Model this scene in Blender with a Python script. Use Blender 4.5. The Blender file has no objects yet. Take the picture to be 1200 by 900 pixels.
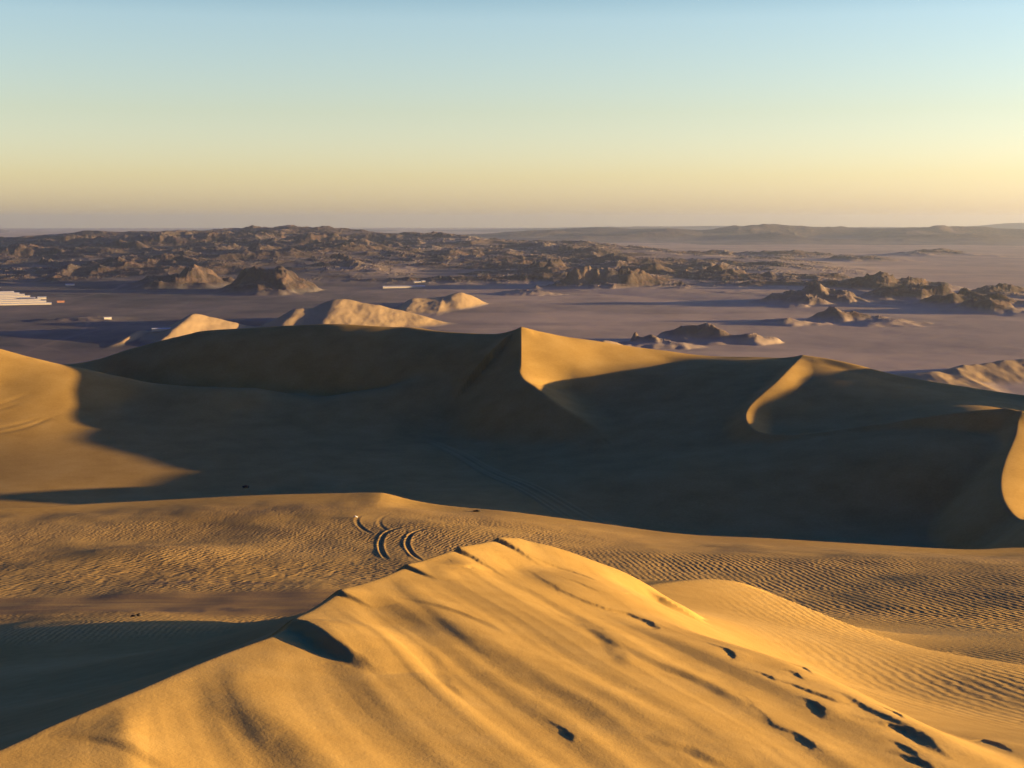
import bpy, math, random
import numpy as np

Q = 1.0                      # mesh density (1 = full)
F = 1648.0                   # focal length in pixels of the 1200 px wide frame
TP = 192.0 / 1648.0          # tan of the downward pitch
PITCH = math.atan(TP)
CZ = 150.0                   # camera height above the valley plain
SUN_AZ = math.radians(88.0)  # clockwise from the view direction (+y)
SUN_EL = math.radians(4.6)
C = bpy.context.scene.collection

# ------------------------------------------------------------------ maths
def P(u, v, y):
    """point on the ray through photo pixel (u, v) at forward distance y (camera at 0,0,0)"""
    a = (u - 600.0) / F; b = (450.0 - v) / F
    cy = math.cos(PITCH) + b * math.sin(PITCH)
    t = y / cy
    return (a * t, y, t * (-math.sin(PITCH) + b * math.cos(PITCH)))

def PX(pts):
    return np.array([P(*p) for p in pts])

_rs = np.random.RandomState(7)
_perm = _rs.permutation(512)
_ga = _rs.rand(512) * 2 * np.pi
_gx, _gy = np.cos(_ga), np.sin(_ga)

def perlin(x, y, seed=0):
    xi = np.floor(x).astype(np.int64); yi = np.floor(y).astype(np.int64)
    xf = x - xi; yf = y - yi
    u = xf * xf * xf * (xf * (xf * 6 - 15) + 10); v = yf * yf * yf * (yf * (yf * 6 - 15) + 10)
    def g(ix, iy, dx, dy):
        h = _perm[(_perm[(ix + seed * 57) & 511] + iy) & 511]
        return _gx[h] * dx + _gy[h] * dy
    n00 = g(xi, yi, xf, yf); n10 = g(xi + 1, yi, xf - 1, yf)
    n01 = g(xi, yi + 1, xf, yf - 1); n11 = g(xi + 1, yi + 1, xf - 1, yf - 1)
    return ((n00 * (1 - u) + n10 * u) * (1 - v) + (n01 * (1 - u) + n11 * u) * v) * 1.5

def fbm(x, y, oct=4, seed=0, gain=0.5):
    s = 0.0; a = 1.0
    for i in range(oct):
        s = s + a * perlin(x * 2.03 ** i + 13.7 * i, y * 2.03 ** i - 7.1 * i, seed + i); a *= gain
    return s

def ridged(x, y, oct=5, seed=0, gain=0.5):
    s = 0.0; a = 0.6; w = 1.0
    for i in range(oct):
        n = 1.0 - np.abs(perlin(x * 2.07 ** i + 5.3 * i, y * 2.07 ** i + 9.1 * i, seed + i)) * 1.25
        n = np.clip(n, 0, 1) ** 2 * w
        s = s + a * n; w = np.clip(n * 1.6, 0, 1); a *= gain
    return s

def sstep(a, b, x):
    t = np.clip((x - a) / (b - a), 0, 1)
    return t * t * (3 - 2 * t)

def smax(a, b, k):
    h = np.clip(0.5 + 0.5 * (a - b) / k, 0, 1)
    return b * (1 - h) + a * h + k * h * (1 - h)

def smin(a, b, k):
    return -smax(-a, -b, k)

class TPS:
    """thin plate spline through scattered terrain heights; planar far from them"""
    def __init__(self, pts, lam=0.0):
        p = np.array(pts, float)
        self.s = np.abs(p[:, :2]).max()
        self.c = p[:, :2] / self.s
        n = len(p)
        K = self.k(self.c[:, None, :], self.c[None, :, :]) + lam * np.eye(n)
        A = np.zeros((n + 3, n + 3)); A[:n, :n] = K
        A[:n, n] = 1; A[:n, n + 1:] = self.c; A[n, :n] = 1; A[n + 1:, :n] = self.c.T
        b = np.zeros(n + 3); b[:n] = p[:, 2]
        self.w = np.linalg.solve(A, b)
    @staticmethod
    def k(a, b):
        d2 = ((a - b) ** 2).sum(-1)
        return 0.5 * d2 * np.log(d2 + 1e-12)
    def __call__(self, x, y):
        sh = x.shape; x = (x / self.s).ravel(); y = (y / self.s).ravel()
        out = self.w[-3] + self.w[-2] * x + self.w[-1] * y
        for i in range(len(self.c)):
            d2 = (x - self.c[i, 0]) ** 2 + (y - self.c[i, 1]) ** 2
            out += self.w[i] * 0.5 * d2 * np.log(d2 + 1e-12)
        return out.reshape(sh)

def chain(pts, n=12):
    """Catmull-Rom through the points, so crest lines bend instead of breaking"""
    p = np.array(pts, float)
    q = np.vstack([2 * p[0] - p[1], p, 2 * p[-1] - p[-2]])
    out = []
    for i in range(1, len(q) - 2):
        t = np.linspace(0, 1, n, endpoint=False)[:, None]
        a, b, c, d = q[i - 1], q[i], q[i + 1], q[i + 2]
        out.append(0.5 * (2 * b + (c - a) * t + (2 * a - 5 * b + 4 * c - d) * t ** 2 + (3 * b - a - 3 * c + d) * t ** 3))
    out.append(p[-1:])
    return np.vstack(out)

def line_field(x, y, pts):
    """nearest point on a polyline: signed distance (+ right of its direction), its height, its arc length"""
    sh = x.shape; x = x.ravel(); y = y.ravel()
    best = np.full(x.shape, 1e18); sd = np.zeros_like(x); zz = np.zeros_like(x); ss = np.zeros_like(x)
    acc = 0.0
    for i in range(len(pts) - 1):
        a = pts[i]; d = pts[i + 1] - a
        L2 = d[0] ** 2 + d[1] ** 2
        if L2 < 1e-9: continue
        t = np.clip(((x - a[0]) * d[0] + (y - a[1]) * d[1]) / L2, 0, 1)
        dx = x - (a[0] + t * d[0]); dy = y - (a[1] + t * d[1])
        d2 = dx * dx + dy * dy
        m = d2 < best
        side = np.sign(d[1] * dx - d[0] * dy)
        side = np.where(side == 0, 1, side)
        best = np.where(m, d2, best)
        sd = np.where(m, side * np.sqrt(d2), sd)
        zz = np.where(m, a[2] + t * d[2], zz) if len(a) > 2 else zz
        ss = np.where(m, acc + t * math.sqrt(L2), ss)
        acc += math.sqrt(L2)
    return sd.reshape(sh), zz.reshape(sh), ss.reshape(sh), acc

def ridge(x, y, pts, sl, sr, rnd=0.0, q=0.0, eq=0.0):
    """a dune crest: slope sl on the left of its direction, sr on the right, both steepening by q per metre"""
    sd, z, s, L = line_field(x, y, pts)
    d = np.abs(sd)
    d1 = np.sqrt(d * d + rnd * rnd) - rnd if rnd else d
    drop = np.where(sd < 0, sl * d1, sr * d1) + q * d * d
    if eq: drop = drop + np.where((s < 1e-6) | (s > L - 1e-6), eq * d * d, 0)
    return z - drop, sd, s

def ridge_x(x, y, pts, sf, sn, rnd=0.0, q=0.0, ends=0.35):
    """a crest that runs across the view: its distance and height are functions of x; sf falls away behind it, sn towards us"""
    xs, ys, zs = pts[:, 0], pts[:, 1], pts[:, 2]
    o = np.argsort(xs); xs, ys, zs = xs[o], ys[o], zs[o]
    cs = 1.0 / math.hypot(1.0, (ys[-1] - ys[0]) / (xs[-1] - xs[0]))
    yc = np.interp(x, xs, ys); zc = np.interp(x, xs, zs)
    d = (y - yc) * cs
    da = np.sqrt(d * d + rnd * rnd) - rnd
    out = np.clip(xs[0] - x, 0, None) + np.clip(x - xs[-1], 0, None)
    return zc - np.where(d > 0, sf, sn) * da - q * d * d - ends * out, d

# ------------------------------------------------------------------ the near sand: dune in front, sand flat, its far crest
near_pts = [P(*p) for p in [
    # wide slope on the right
    (1200,900,12.6),(1150,880,13.4),(1130,893,12.6),(1200,800,22),(1100,800,22),(1000,800,21),(1100,770,32),(1000,760,36),(1200,765,37),(1350,800,24),(1350,900,13),
    # rippled terrace and flat on the right
    (1000,738,47.5),(1200,745,45),(1100,722,57),(1000,712,61.5),(1200,720,57),(1000,690,69.5),(1200,692,65.5),(1350,700,63),
    (900,665,78.5),(1100,668,77.5),(1200,668,76.5),(1350,672,76),(800,652,84),(700,642,88),(1000,650,88),(1200,655,88),
    # flat on the left
    (0,640,82),(0,665,74.3),(0,690,67.2),(-200,640,81),(-200,690,66.5),(200,640,83),(200,665,74.5),(200,688,67),(200,640,81),(400,625,89),(400,650,81),(400,680,71),(550,620,91),(550,640,85),(550,665,76),
    (0,716,60),(200,708,62),(330,706,62),(420,712,59),(-200,720,59),
    # rim and hollow left of the front dune
    (330,735,54),(250,728,53),(150,729,50),(0,747,47),(-200,775,46),(-200,850,30),(-200,900,22),
    (0,790,38),(0,840,24),(0,868,17),(150,770,36),(150,800,25),(150,818,17),(280,748,42),(280,762,30),(280,772,22),(400,706,40),(400,700,30),(520,672,45),(600,668,45),(700,690,40),
    # secondary dune and the bowl in front of it
    (850,692,34),(760,700,30),(940,722,33),(850,720,28),(900,760,22),(950,800,18),(1000,842,14.9),(800,715,24),(880,700,42),(800,692,42),(990,738,41),(1050,870,13.3),
    # front dune body
    ]]

FACE = 0.135
CREST = chain([(-7.2,-8.0,-2.2),(-6.05,-3.0,-2.35),(-4.95,1.8,-2.65),(-4.05,5.8,-3.05)] + list(PX([(0,880,9.0),(60,852,9.7),(150,815,10.9),(230,780,12.2),(290,757,13.2),(330,742,13.9),(362,722,15.2),(405,692,16.6),(450,676,18.0),(500,656,19.6),(545,642,20.8),(582,633,21.8),(605,632,22.2)])))
NOSE = chain(PX([(605,632,22.2),(640,643,22.3),(690,663,22.2),(740,684,22.1),(775,700,21.8)]))
SPUR = chain(PX([(700,715,28),(755,692,30.5),(800,685,32.5),(850,680,34.5),(890,690,35),(940,714,35),(990,742,35.5),(1020,760,36.0)]))

FARCREST = chain(PX([(-500,612,93),(-200,603,96),(0,596,99),(150,588,102),(300,580.5,104),(400,578,105),(440,577.5,105),(455,579,105),(480,585.5,104.6),(510,591,104),(545,595,103.4),(600,600,102.5),(700,613,101.5),(800,626,100),(900,631,100),(1000,637,100),(1130,644,100),(1200,642,101),(1350,646,101),(1500,650,101)]), 6)
def under_face():
    out = []
    for gx, gy in [(-2.5,8),(-1,6),(0,9),(1.5,8),(-1.5,11),(0.3,12),(1.8,11.5),(-0.8,14),(0.8,15),(-0.3,17.5),(1.0,18),(0.6,20.5),(0,2),(3,3),(3,7.5),(0,-5),(4,-4),(7,2),(6,8),(2.6,13.2),(2.2,16.5),(1.7,19.5)]:
        zr, sd, _ = ridge(np.array([gx * 1.0]), np.array([gy * 1.0]), CREST, 0.6, FACE)
        out.append((gx, gy, zr[0] - 0.12))
    return out
near_pts += [(p[0], p[1], p[2] - 0.35) for p in FARCREST[::8]] + [(p[0] * 1.16, p[1] * 1.16, p[2] - 3.5) for p in FARCREST[::14]] + under_face() + [(-5,4,-3.9),(-5,-6,-3.6),(-9,2,-6.0),(-9,-8,-5.5)]
NEAR = TPS(near_pts, 1e-6)

INNER = chain(PX([(-400,626,88),(0,619.5,91),(150,618,92.5),(230,616,93.5),(300,611,95),(350,606,97)]), 6)

def g2(x, y, cx, cy, ax, ay, ang=0.0, p=2.0):
    c, s = math.cos(ang), math.sin(ang)
    X = ((x - cx) * c + (y - cy) * s) / ax; Y = (-(x - cx) * s + (y - cy) * c) / ay
    return np.exp(-(np.abs(X) ** p + np.abs(Y) ** p))

STREAK = math.atan2(-9.5, 3.6)          # direction in which the wind has combed the front dune

def comb(x, y):
    """long asymmetric wind-cut ribs on the front dune, along STREAK"""
    c, s = math.cos(STREAK), math.sin(STREAK)
    al = x * c + y * s; ac = -x * s + y * c       # along / across
    al = al + 0.5 * fbm(al * 0.3, ac * 0.8, 2, 31)
    ac = ac + 0.25 * perlin(al * 0.25, ac * 0.4, 17)
    h = 0.0
    for lam, amp, st, sd in ((1.3, 0.050, 12.0, 3), (0.60, 0.022, 9.0, 11), (0.25, 0.005, 5.0, 19)):
        n = perlin(ac / lam, al / st, sd)
        n = n + 0.35 * np.abs(n)
        h = h + amp * n
    return h

_cp = np.polyfit(CREST[:, 1], CREST[:, 0], 3); _cz = np.polyfit(CREST[:, 1], CREST[:, 2], 3)
def crest_face(x, y):
    """the front dune: its crest is a function of y; the sunny face follows the smoothed crest"""
    xc = np.interp(y, CREST[:, 1], CREST[:, 0]); zc = np.interp(y, CREST[:, 1], CREST[:, 2])
    yq = np.clip(y, CREST[0, 1], CREST[-1, 1])
    xs = np.polyval(_cp, yq); zs = np.polyval(_cz, yq)
    w = sstep(0.0, 2.2, x - xc)
    xe = xc * (1 - w) + xs * w; ze = zc * (1 - w) + zs * w
    sd = (x - xe) * 0.965
    out = np.clip(y - CREST[-1, 1], 0, None)
    d1 = np.sqrt(sd * sd + 0.05 ** 2) - 0.05
    fs = FACE + 0.17 * sstep(15.5, 21.5, y)
    return ze - np.where(sd < 0, 0.66, fs) * d1 - 0.35 * out - 0.12 * out ** 2, sd

def near_base(x, y):
    r = np.hypot(x, y)
    z = NEAR(x, y)
    zr, sd = crest_face(x, y)
    zr = np.where(sd > 0, zr, zr + 0.012 * np.clip(-sd - 5.0, 0, 12) ** 2)
    zr = np.where(sd > 0, zr - 0.22 * np.clip(sd - np.clip(1.9 + (21 - y) * 0.55, 1.6, 7.0), 0, 30) ** 2, zr)
    near = r < 40
    z = np.where(near, np.where(sd < 0, np.maximum(z, zr), smax(zr, z, 0.12)), z)
    zn, sdn, sn = ridge(x, y, NOSE, 0.42, 0.20, 0.06, 0.05, 0.25)
    z = np.where(near, smax(z, zn, 0.05), z)
    # low second dune to the right
    zs, sds, ss = ridge(x, y, SPUR, 0.42, 0.10, 0.25, 0.01, 0.05)
    return smax(z, zs, 0.4), sd

def hits(pix):
    """where the rays through photo pixels first meet the undetailed sand"""
    out = []
    ys = np.geomspace(5.0, 60.0, 700)
    for (u, v) in pix:
        x1, _, z1 = P(u, v, 1.0)
        zb, _ = near_base(x1 * ys, ys)
        k = np.argmax(z1 * ys < zb)
        out.append((x1 * ys[k], ys[k]))
    return np.array(out)

# wind-cut scarps and ribs: pixels from tail to head, height at each (m), width of the steep shaded side, of the gentle side, hollow in front
RIB_PIX = [
    ([(440,697),(520,727),(590,765),(650,800),(720,838),(790,880)], [0,.035,.05,.05,.045,0], .50, .55, .0),
    ([(560,668),(640,700),(700,735),(735,768),(743,790)], [0,.02,.03,.03,0], .26, .4, .0),
    ([(600,650),(660,692),(705,712),(740,722),(768,733),(777,742)], [0,.03,.05,.055,.07,0], .12, .45, .25),
    ([(592,642),(640,661),(680,676),(708,687)], [0,.02,.035,0], .08, .3, .2),
    ([(650,674),(690,689),(712,698)], [0,.025,0], .07, .25, .1),
    ([(725,696),(740,699),(750,702)], [0,.02,0], .05, .2, .1),
    ([(500,745),(530,795),(540,808),(562,825)], [0,.012,.016,0], .16, .4, .0),
    ([(640,842),(662,855),(672,864),(675,870)], [0,.025,.04,0], .07, .2, .1),
    ([(60,862),(130,872),(190,894),(240,915)], [0,.02,.025,0], .16, .5, .0),
    ([(260,800),(330,850),(400,900),(450,930)], [0,.03,.04,0], .45, .5, .0),
    ([(610,765),(700,805),(800,855),(880,900)], [0,.025,.035,0], .40, .5, .0),
    ([(860,800),(905,845),(935,861),(953,872),(956,881)], [0,.02,.03,.05,0], .08, .25, .2),
    ([(825,752),(845,759),(857,764),(863,770),(861,777)], [0,.02,.05,.06,0], .06, .2, .3),
    ([(915,775),(930,779),(946,785),(954,793)], [0,.03,.05,0], .06, .2, .2),
    ([(915,784),(930,789),(940,794),(944,799)], [0,.03,.04,0], .05, .15, .2),
    ([(870,785),(890,791),(905,796),(912,801)], [0,.02,.04,0], .05, .2, .2),
    ([(900,795),(930,804),(955,813),(975,820),(987,827)], [0,.03,.05,.05,0], .08, .25, .3),
    ([(935,818),(952,823),(962,829),(968,836),(966,843)], [0,.03,.06,.06,0], .07, .2, .3),
    ([(975,808),(1000,819),(1025,834),(1050,847),(1077,858)], [0,.04,.06,.06,0], .12, .3, .3),
    ([(995,838),(1045,850),(1075,859),(1095,873),(1112,886),(1128,896)], [0,.07,.13,.11,.05,0], .18, .5, .35),
    ([(1025,826),(1043,834),(1056,840),(1061,847)], [0,.03,.05,0], .05, .2, .2),
    ([(1040,868),(1058,874),(1071,882),(1077,891)], [0,.03,.05,0], .07, .2, .2),
    ([(1040,878),(1065,886),(1085,894),(1104,905)], [0,.04,.07,0], .10, .3, .3),
    ([(1125,866),(1150,868),(1170,873),(1190,884)], [0,.03,.06,0], .06, .25, .4),
    ([(587,634),(594,638),(608,647),(640,667)], [.14,.14,.07,0], .10, .5, .1),
    ([(538,645),(546,650),(562,659),(600,680)], [.12,.12,.06,0], .10, .5, .1),
    ([(402,696),(412,700),(440,712)], [.05,.04,0], .10, .4, .0),
    ([(478,666),(490,671),(520,684)], [.05,.04,0], .10, .4, .0),
    ([(515,663),(535,667),(552,669),(562,672)], [0,.04,.05,0], .07, .3, .1),
    ([(790,780),(850,810),(900,835)], [0,.025,0], .2, .4, .0),
    ([(660,720),(720,752),(790,785),(840,800)], [0,.02,.025,0], .2, .4, .0),
    ([(470,700),(540,722),(610,750)], [0,.025,0], .15, .4, .0),
    ([(760,860),(830,885),(880,910)], [0,.03,0], .2, .4, .0),
]
RIBS = None
def make_ribs():
    global RIBS
    RIBS = []
    for pix, hh, wl, wr, hol in RIB_PIX:
        p = hits(pix)
        pp = chain(np.column_stack([p, np.array(hh)]), 6)      # third column carries the height
        RIBS.append((pp * np.array([1, 1, 0.42 if hol > 0 else 0.85]), wl, wr, hol))
    notch = np.array([(-2.3,14.6,.06),(-2.1,14.2,.10),(-1.90,13.8,.10),(-1.70,13.45,.09),(-1.45,13.1,.06),(-1.15,12.65,0)])
    RIBS.append((chain(notch, 6), 0.24, 0.9, 0.0))

PITS = []

def near_height(x, y):
    r = np.hypot(x, y)
    z, sd = near_base(x, y)
    # ribs on its sunny face
    face = sstep(0.0, 0.6, sd) * sstep(30, 22, r) * sstep(1.5, -1.0, (x - (3.4 + (y - 13) * -0.27)))
    z = z + comb(x, y) * (0.12 + 0.88 * face) * sstep(34, 24, r) * np.where(sd > -0.2, 1, 0.12)
    if RIBS is None: make_ribs()
    for pp, wl, wr, hol in RIBS:
        pad = 2.2 * max(wl, wr) + 0.3
        m = (x > pp[:, 0].min() - pad) & (x < pp[:, 0].max() + pad) & (y > pp[:, 1].min() - pad) & (y < pp[:, 1].max() + pad)
        if not m.any(): continue
        xm = x[m]; ym = y[m]
        d, h, s, L = line_field(xm + 0.03 * perlin(xm * 3.1, ym * 3.1, 5) + (0.016 if hol > 0 else 0.003) * fbm(xm * 11, ym * 9, 2, 7), ym + 0.03 * perlin(xm * 3.1, ym * 3.1, 6) + (0.022 if hol > 0 else 0.003) * fbm(xm * 11, ym * 9, 2, 8), pp)
        h = np.maximum(h, 0)
        up = np.where(d < 0, np.exp(-(d / wr) ** 2), 1 - sstep(0, wl, d))
        if hol > 0: f = 0.65 * up - 0.35 * sstep(0, 0.8 * wl, d) * np.exp(-(np.clip(d, 0, 9) / (2.0 * wl)) ** 2)
        else: f = up
        z[m] += h * f
    for (pq, ax, ay, ang, dep) in PITS:
        px, py = hits([pq])[0]
        m = (np.abs(x - px) < 4 * max(ax, ay)) & (np.abs(y - py) < 4 * max(ax, ay))
        if m.any():
            z[m] -= dep * g2(x[m], y[m], px, py, ax, ay, ang, 2.2)
    # the flat's own crests
    zi, sdi, si = ridge(x, y, INNER, 0.10, 0.02, 0.5, 0.002, 0.02)
    z = np.where(y > 75, smax(z, zi, 0.25), z)
    zf, sdf = ridge_x(x, y, FARCREST, 0.60, 0.045, 0.35)
    sdf = -sdf; beyond = sdf < 0
    z = np.where(y > 70, np.where(beyond, zf, smax(z, zf, 0.3)), z)
    z = np.where((r > 45) & ~beyond, z + 0.10 * fbm(x / 9, y / 9, 3, 41) * sstep(45, 60, r) * sstep(0.5, 4.0, sdf), z)
    # wheel ruts on the flat
    for pts, wd, dep in RUTS:
        m = (y > 70) & (y < 103)
        if not m.any(): continue
        d, _, s_, L = line_field(x[m], y[m], pts)
        d = np.abs(d)
        fade = sstep(0, 3, s_) * sstep(L, L - 16, s_)
        z[m] += fade * dep * (0.55 * np.exp(-((d - 1.15 * wd) / (0.45 * wd)) ** 2) - np.exp(-(d / (0.6 * wd)) ** 2))
    return z, sd, sdf

RUTS = []
for off in (0,):
    a = [(455,662,78.5),(447,648,82.6),(446,638,86),(452,630,88.8),(468,624,91),(495,620,92.6),(535,617.5,94),(600,617,95.5),(700,622,97),(800,632,97.5)]
    b = [(497,662,78),(483,651,81.6),(477,641,85),(480,633,87.9),(492,627,90),(515,623,91.6),(548,620,93),(620,619,94.6),(700,624.5,96),(800,635,96.5)]
    RUTS += [(chain(PX(a), 6)[:, :2], 0.18, 0.04), (chain(PX(b), 6)[:, :2], 0.18, 0.04)]
    c_ = [(470,633,88),(449,624,91),(445,616,94),(458,609,97),(500,603,100)]
    d_ = [(440,632,88),(424,624,91),(418,616,94),(430,610,96.5),(470,605,99)]
    e_ = [(470,640,85.5),(500,645,83.6),(525,650,82),(560,660,79)]
    f_ = [(440,640,85.5),(400,636,87),(330,632,88),(240,628,89)]
    RUTS += [(chain(PX(c_), 6)[:, :2], 0.2, 0.025), (chain(PX(d_), 6)[:, :2], 0.2, 0.04), (chain(PX(e_), 6)[:, :2], 0.25, 0.05), (chain(PX(f_), 6)[:, :2], 0.25, 0.03)]

# ------------------------------------------------------------------ the great dunes round the bowl
bowl_pts = [P(*p) for p in [
    (-300,380,458),(-80,396,456),(0,411,455),(45,421,454),(100,432,453),(150,443,452),(200,451,450),(250,454,448),(300,455,446),(420,458,442),
    (0,450,432),(0,500,402),(0,550,360),(0,590,318),(150,470,432),(150,520,390),(150,570,342),(150,584,330),(150,592,318),(-300,440,432),(-300,520,390),(-300,600,312),
    (300,480,426),(300,530,382),(300,570,342),(300,582,332),(300,590,320),(450,485,422),(450,530,380),(450,570,336),(450,592,306),(550,490,420),(550,525,388),(550,562,345),(550,596,304),
    (100,445,474),(200,464,474),(300,468,471),(420,466,464),
    # shaded wall under the left far crest
    (550,393,466),(480,386,480),(370,382,490),(230,391,497),(150,411,499),(95,431,501),(0,452,504),(-200,470,506),
    (500,425,456),(400,422,470),(300,428,478),(560,430,444),(500,450,438),(200,432,486),
    # bright face right of the peak and the slope under it
    (650,405,450),(640,425,438),(700,412,453),(700,430,439),(780,422,453),(750,460,415),(800,440,424),(850,442,418),(850,482,384),(750,500,382),(800,522,360),(850,532,345),(780,562,326),(900,565,320),(1000,562,314),(1100,562,307),
    (700,604,308),(850,628,292),(1000,638,283),(1100,642,279),(1000,605,300),(1100,602,297),(760,480,398),(690,530,366),(650,570,330),
    (700,403,461),(780,414,462),(830,420,458),(880,421,450),(920,423,443),(960,424,436),(1000,431,425),(1050,444,413),(1100,453,405),(1200,468,397),(1300,478,392),(1450,488,386),
    # inside of the crescent
    (1000,466,383),(1100,472,374),(1000,447,400),(950,482,376),(950,498,364),(1050,488,362),(1150,478,360),(900,470,386),(930,450,402),
    # right of the right-hand crest
    (1250,535,318),(1250,605,290),(1250,645,270),(1400,580,330),(1400,640,300),(1320,520,350)]]
bowl_pts += [(-130,540,-100),(0,520,-88),(120,500,-86),(220,480,-90),(-250,480,-75),(0,640,-152),(-200,640,-150),(200,640,-152),(350,600,-152),(-350,600,-150),
             (-60,240,-64),(40,240,-64),(110,235,-65),(0,190,-64),(-100,200,-63),(100,180,-65)]
BOWL = TPS(bowl_pts, 1e-6)

K_PEAK = chain(PX([(612,387.5,464),(611,388,458),(609,396,452),(607,410,443),(607,428,431),(613,443,420),(627,453,413),(653,473,401),(677,488,393),(697,503,386),(706,518,378)]))
K_LEFT = chain(PX([(-100,476,508),(0,452,505),(95,430,502),(150,410,500),(230,390,498),(300,384,495),(370,381,491),(430,382,486),(480,385,481),(550,391,467),(590,391,461),(610,388,457)]))
K_BACK = chain(PX([(610,388,457),(640,393,459),(700,402,463),(780,413,464),(830,419,460),(880,420,452),(915,421,445),(940,417.5,440),(962,420,436),(1000,428,425),(1050,441,413),(1100,450,405),(1200,465,397),(1300,474,391),(1500,484,384)]))
SHADE_RIDGE = chain(PX([(1430,520,328),(1420,476,342),(1405,464,358),(1400,422,393),(1400,413,402),(1400,403,412),(1400,400,424),(1410,413,443),(1430,470,480)]))  # unseen ridge off to the right, added and shaped for the shade it casts
K_CRES = chain(PX([(940,417.5,440),(934,424,428),(926,431,415),(912,445,401),(897,458,392),(881,473,382),(874,486,372),(878,498,363),(890,506,357),(920,509,353),(960,507.5,352),(1000,501,351),(1040,495,348),(1083,488,344),(1133,482,338),(1180,479,334),(1197,484,331)]))
K_RIGHT = chain(PX([(1300,474,345),(1230,478,336),(1197,484,331),(1190,510,320),(1178,540,305),(1173,563,294),(1177,587,282),(1193,607,273),(1212,606,267),(1240,590,258),(1275,585,242),(1310,600,222)]))  # its near end, out of view, is raised to keep the bowl floor shaded
SLOPE_TRACKS = []
for o in (0, 1.9, 5.2, 7.4):
    SLOPE_TRACKS.append(chain(PX([(470+o*0.4,458,409),(500+o*1.3,480,399),(530+o*2.0,505,379),(560+o*2.4,532,357),(590+o*3,556,339),(630+o*4,582,318),(680+o*6,606,299),(730+o*8,622,288)]), 6)[:, :2] )

FLANK_TRACKS = [chain(PX(q), 6)[:, :2] for q in ([(-40,480,411),(0,470,419),(25,462,425),(48,455,430)], [(-40,484,409),(0,474,416),(25,466,422),(45,460,426)], [(-40,515,392),(0,507,397),(30,499,403),(55,489,411),(78,480,418)], [(-40,511,395),(0,502,401),(30,494,407),(60,484,415)])]

def bowl_height(x, y):
    z = BOWL(x, y)
    back = sstep(430, 470, y)
    zl, sdl, sl_ = ridge(x, y, K_LEFT, 0.40, 0.22, 1.5, 0.010, 0.03)
    z = smax(z, zl, 1.2)
    zb, db = ridge_x(x, y, K_BACK, 0.42, 0.16, 1.6, 0.010, 1.2)
    z = smax(z, zb, 3.0)
    zp, sdp, _ = ridge(x, y, K_PEAK, 0.20, 0.42, 0.3, 0.012)      # heading towards us: its left is the sunny side
    z = smax(z, zp, 4.0)
    zc, sdc, _ = ridge(x, y, K_CRES, 0.22, 0.50, 0.3, 0.020)
    z = smax(z, zc, 1.2)
    zr, sdr, _ = ridge(x, y, K_RIGHT, 0.24, 0.50, 0.3, 0.012)
    z = smax(z, zr, 1.2)
    ze, sde, _ = ridge(x, y, SHADE_RIDGE, 0.34, 0.30, 1.5, 0.004)
    return smax(z, ze, 2.0)

def dune_z(x, y):
    """height of the whole dune field"""
    r = np.hypot(x, y); az = np.arctan2(x, y)
    lim = math.radians(27)
    azc = np.clip(az, -lim, lim)
    xc = r * np.sin(azc); yc = r * np.cos(azc)
    out = np.sin(np.clip(np.abs(az) - lim, 0, None) * 5)
    z = np.full(x.shape, -500.0)
    nm = r < 175
    zn, sd, sdf = near_height(xc[nm], yc[nm])
    z[nm] = zn
    bm = r > 108
    zb = bowl_height(xc[bm], yc[bm])
    zb = np.where(r[bm] < 250, np.minimum(zb, -45), zb)
    z[bm] = np.maximum(z[bm], zb)
    z = z + np.where(r > 120, 3.0 * out * fbm(x / 60, y / 60, 2, 77), 0)
    z = np.where(r > 560, np.minimum(z, -110 - (r - 560) * 0.35), z)
    return z

# ------------------------------------------------------------------ mesh helpers
def axis(segs):
    """radii with a given relative step in each span"""
    out = []
    for a, b, st in segs:
        n = max(2, int(math.log(b / a) / (st / Q)))
        out.append(np.geomspace(a, b, n, endpoint=False))
    return np.concatenate(out + [[segs[-1][1]]])

def az_axis(n):
    core = np.arctan(np.linspace(-0.40, 0.40, int(n * Q)))
    out = [core[-1]]; st = (core[1] - core[0])
    while out[-1] < math.pi - 0.05:
        st = min(st * 1.12, 0.06); out.append(out[-1] + st)
    out = np.array(out[1:]); out = out[out < math.pi]
    return np.concatenate([-out[::-1], core, out])

def grid_mesh(name, X, Y, Z, mat, closed, attrs=None):
    nr, nc = X.shape
    me = bpy.data.meshes.new(name)
    co = np.stack([X, Y, Z], -1).reshape(-1, 3).astype(np.float32)
    i = np.arange(nr - 1)[:, None] * nc
    cols = np.arange(nc if closed else nc - 1)[None, :]
    nx = (cols + 1) % nc
    q = np.stack([i + cols, i + nx, i + nc + nx, i + nc + cols], -1).reshape(-1, 4)
    me.vertices.add(len(co)); me.vertices.foreach_set('co', co.ravel())
    me.loops.add(q.size); me.loops.foreach_set('vertex_index', q.ravel().astype(np.int32))
    me.polygons.add(len(q)); me.polygons.foreach_set('loop_start', (np.arange(len(q)) * 4).astype(np.int32))
    me.polygons.foreach_set('use_smooth', np.ones(len(q), bool))
    # counter-clockwise seen from above: columns run clockwise, so flip
    me.update(calc_edges=True)
    me.flip_normals()
    for k, a in (attrs or {}).items():
        at = me.attributes.new(k, 'FLOAT', 'POINT'); at.data.foreach_set('value', a.ravel().astype(np.float32))
    me.materials.append(mat)
    ob = bpy.data.objects.new(name, me); C.objects.link(ob)
    ob['kind'] = 'structure'
    return ob

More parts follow.
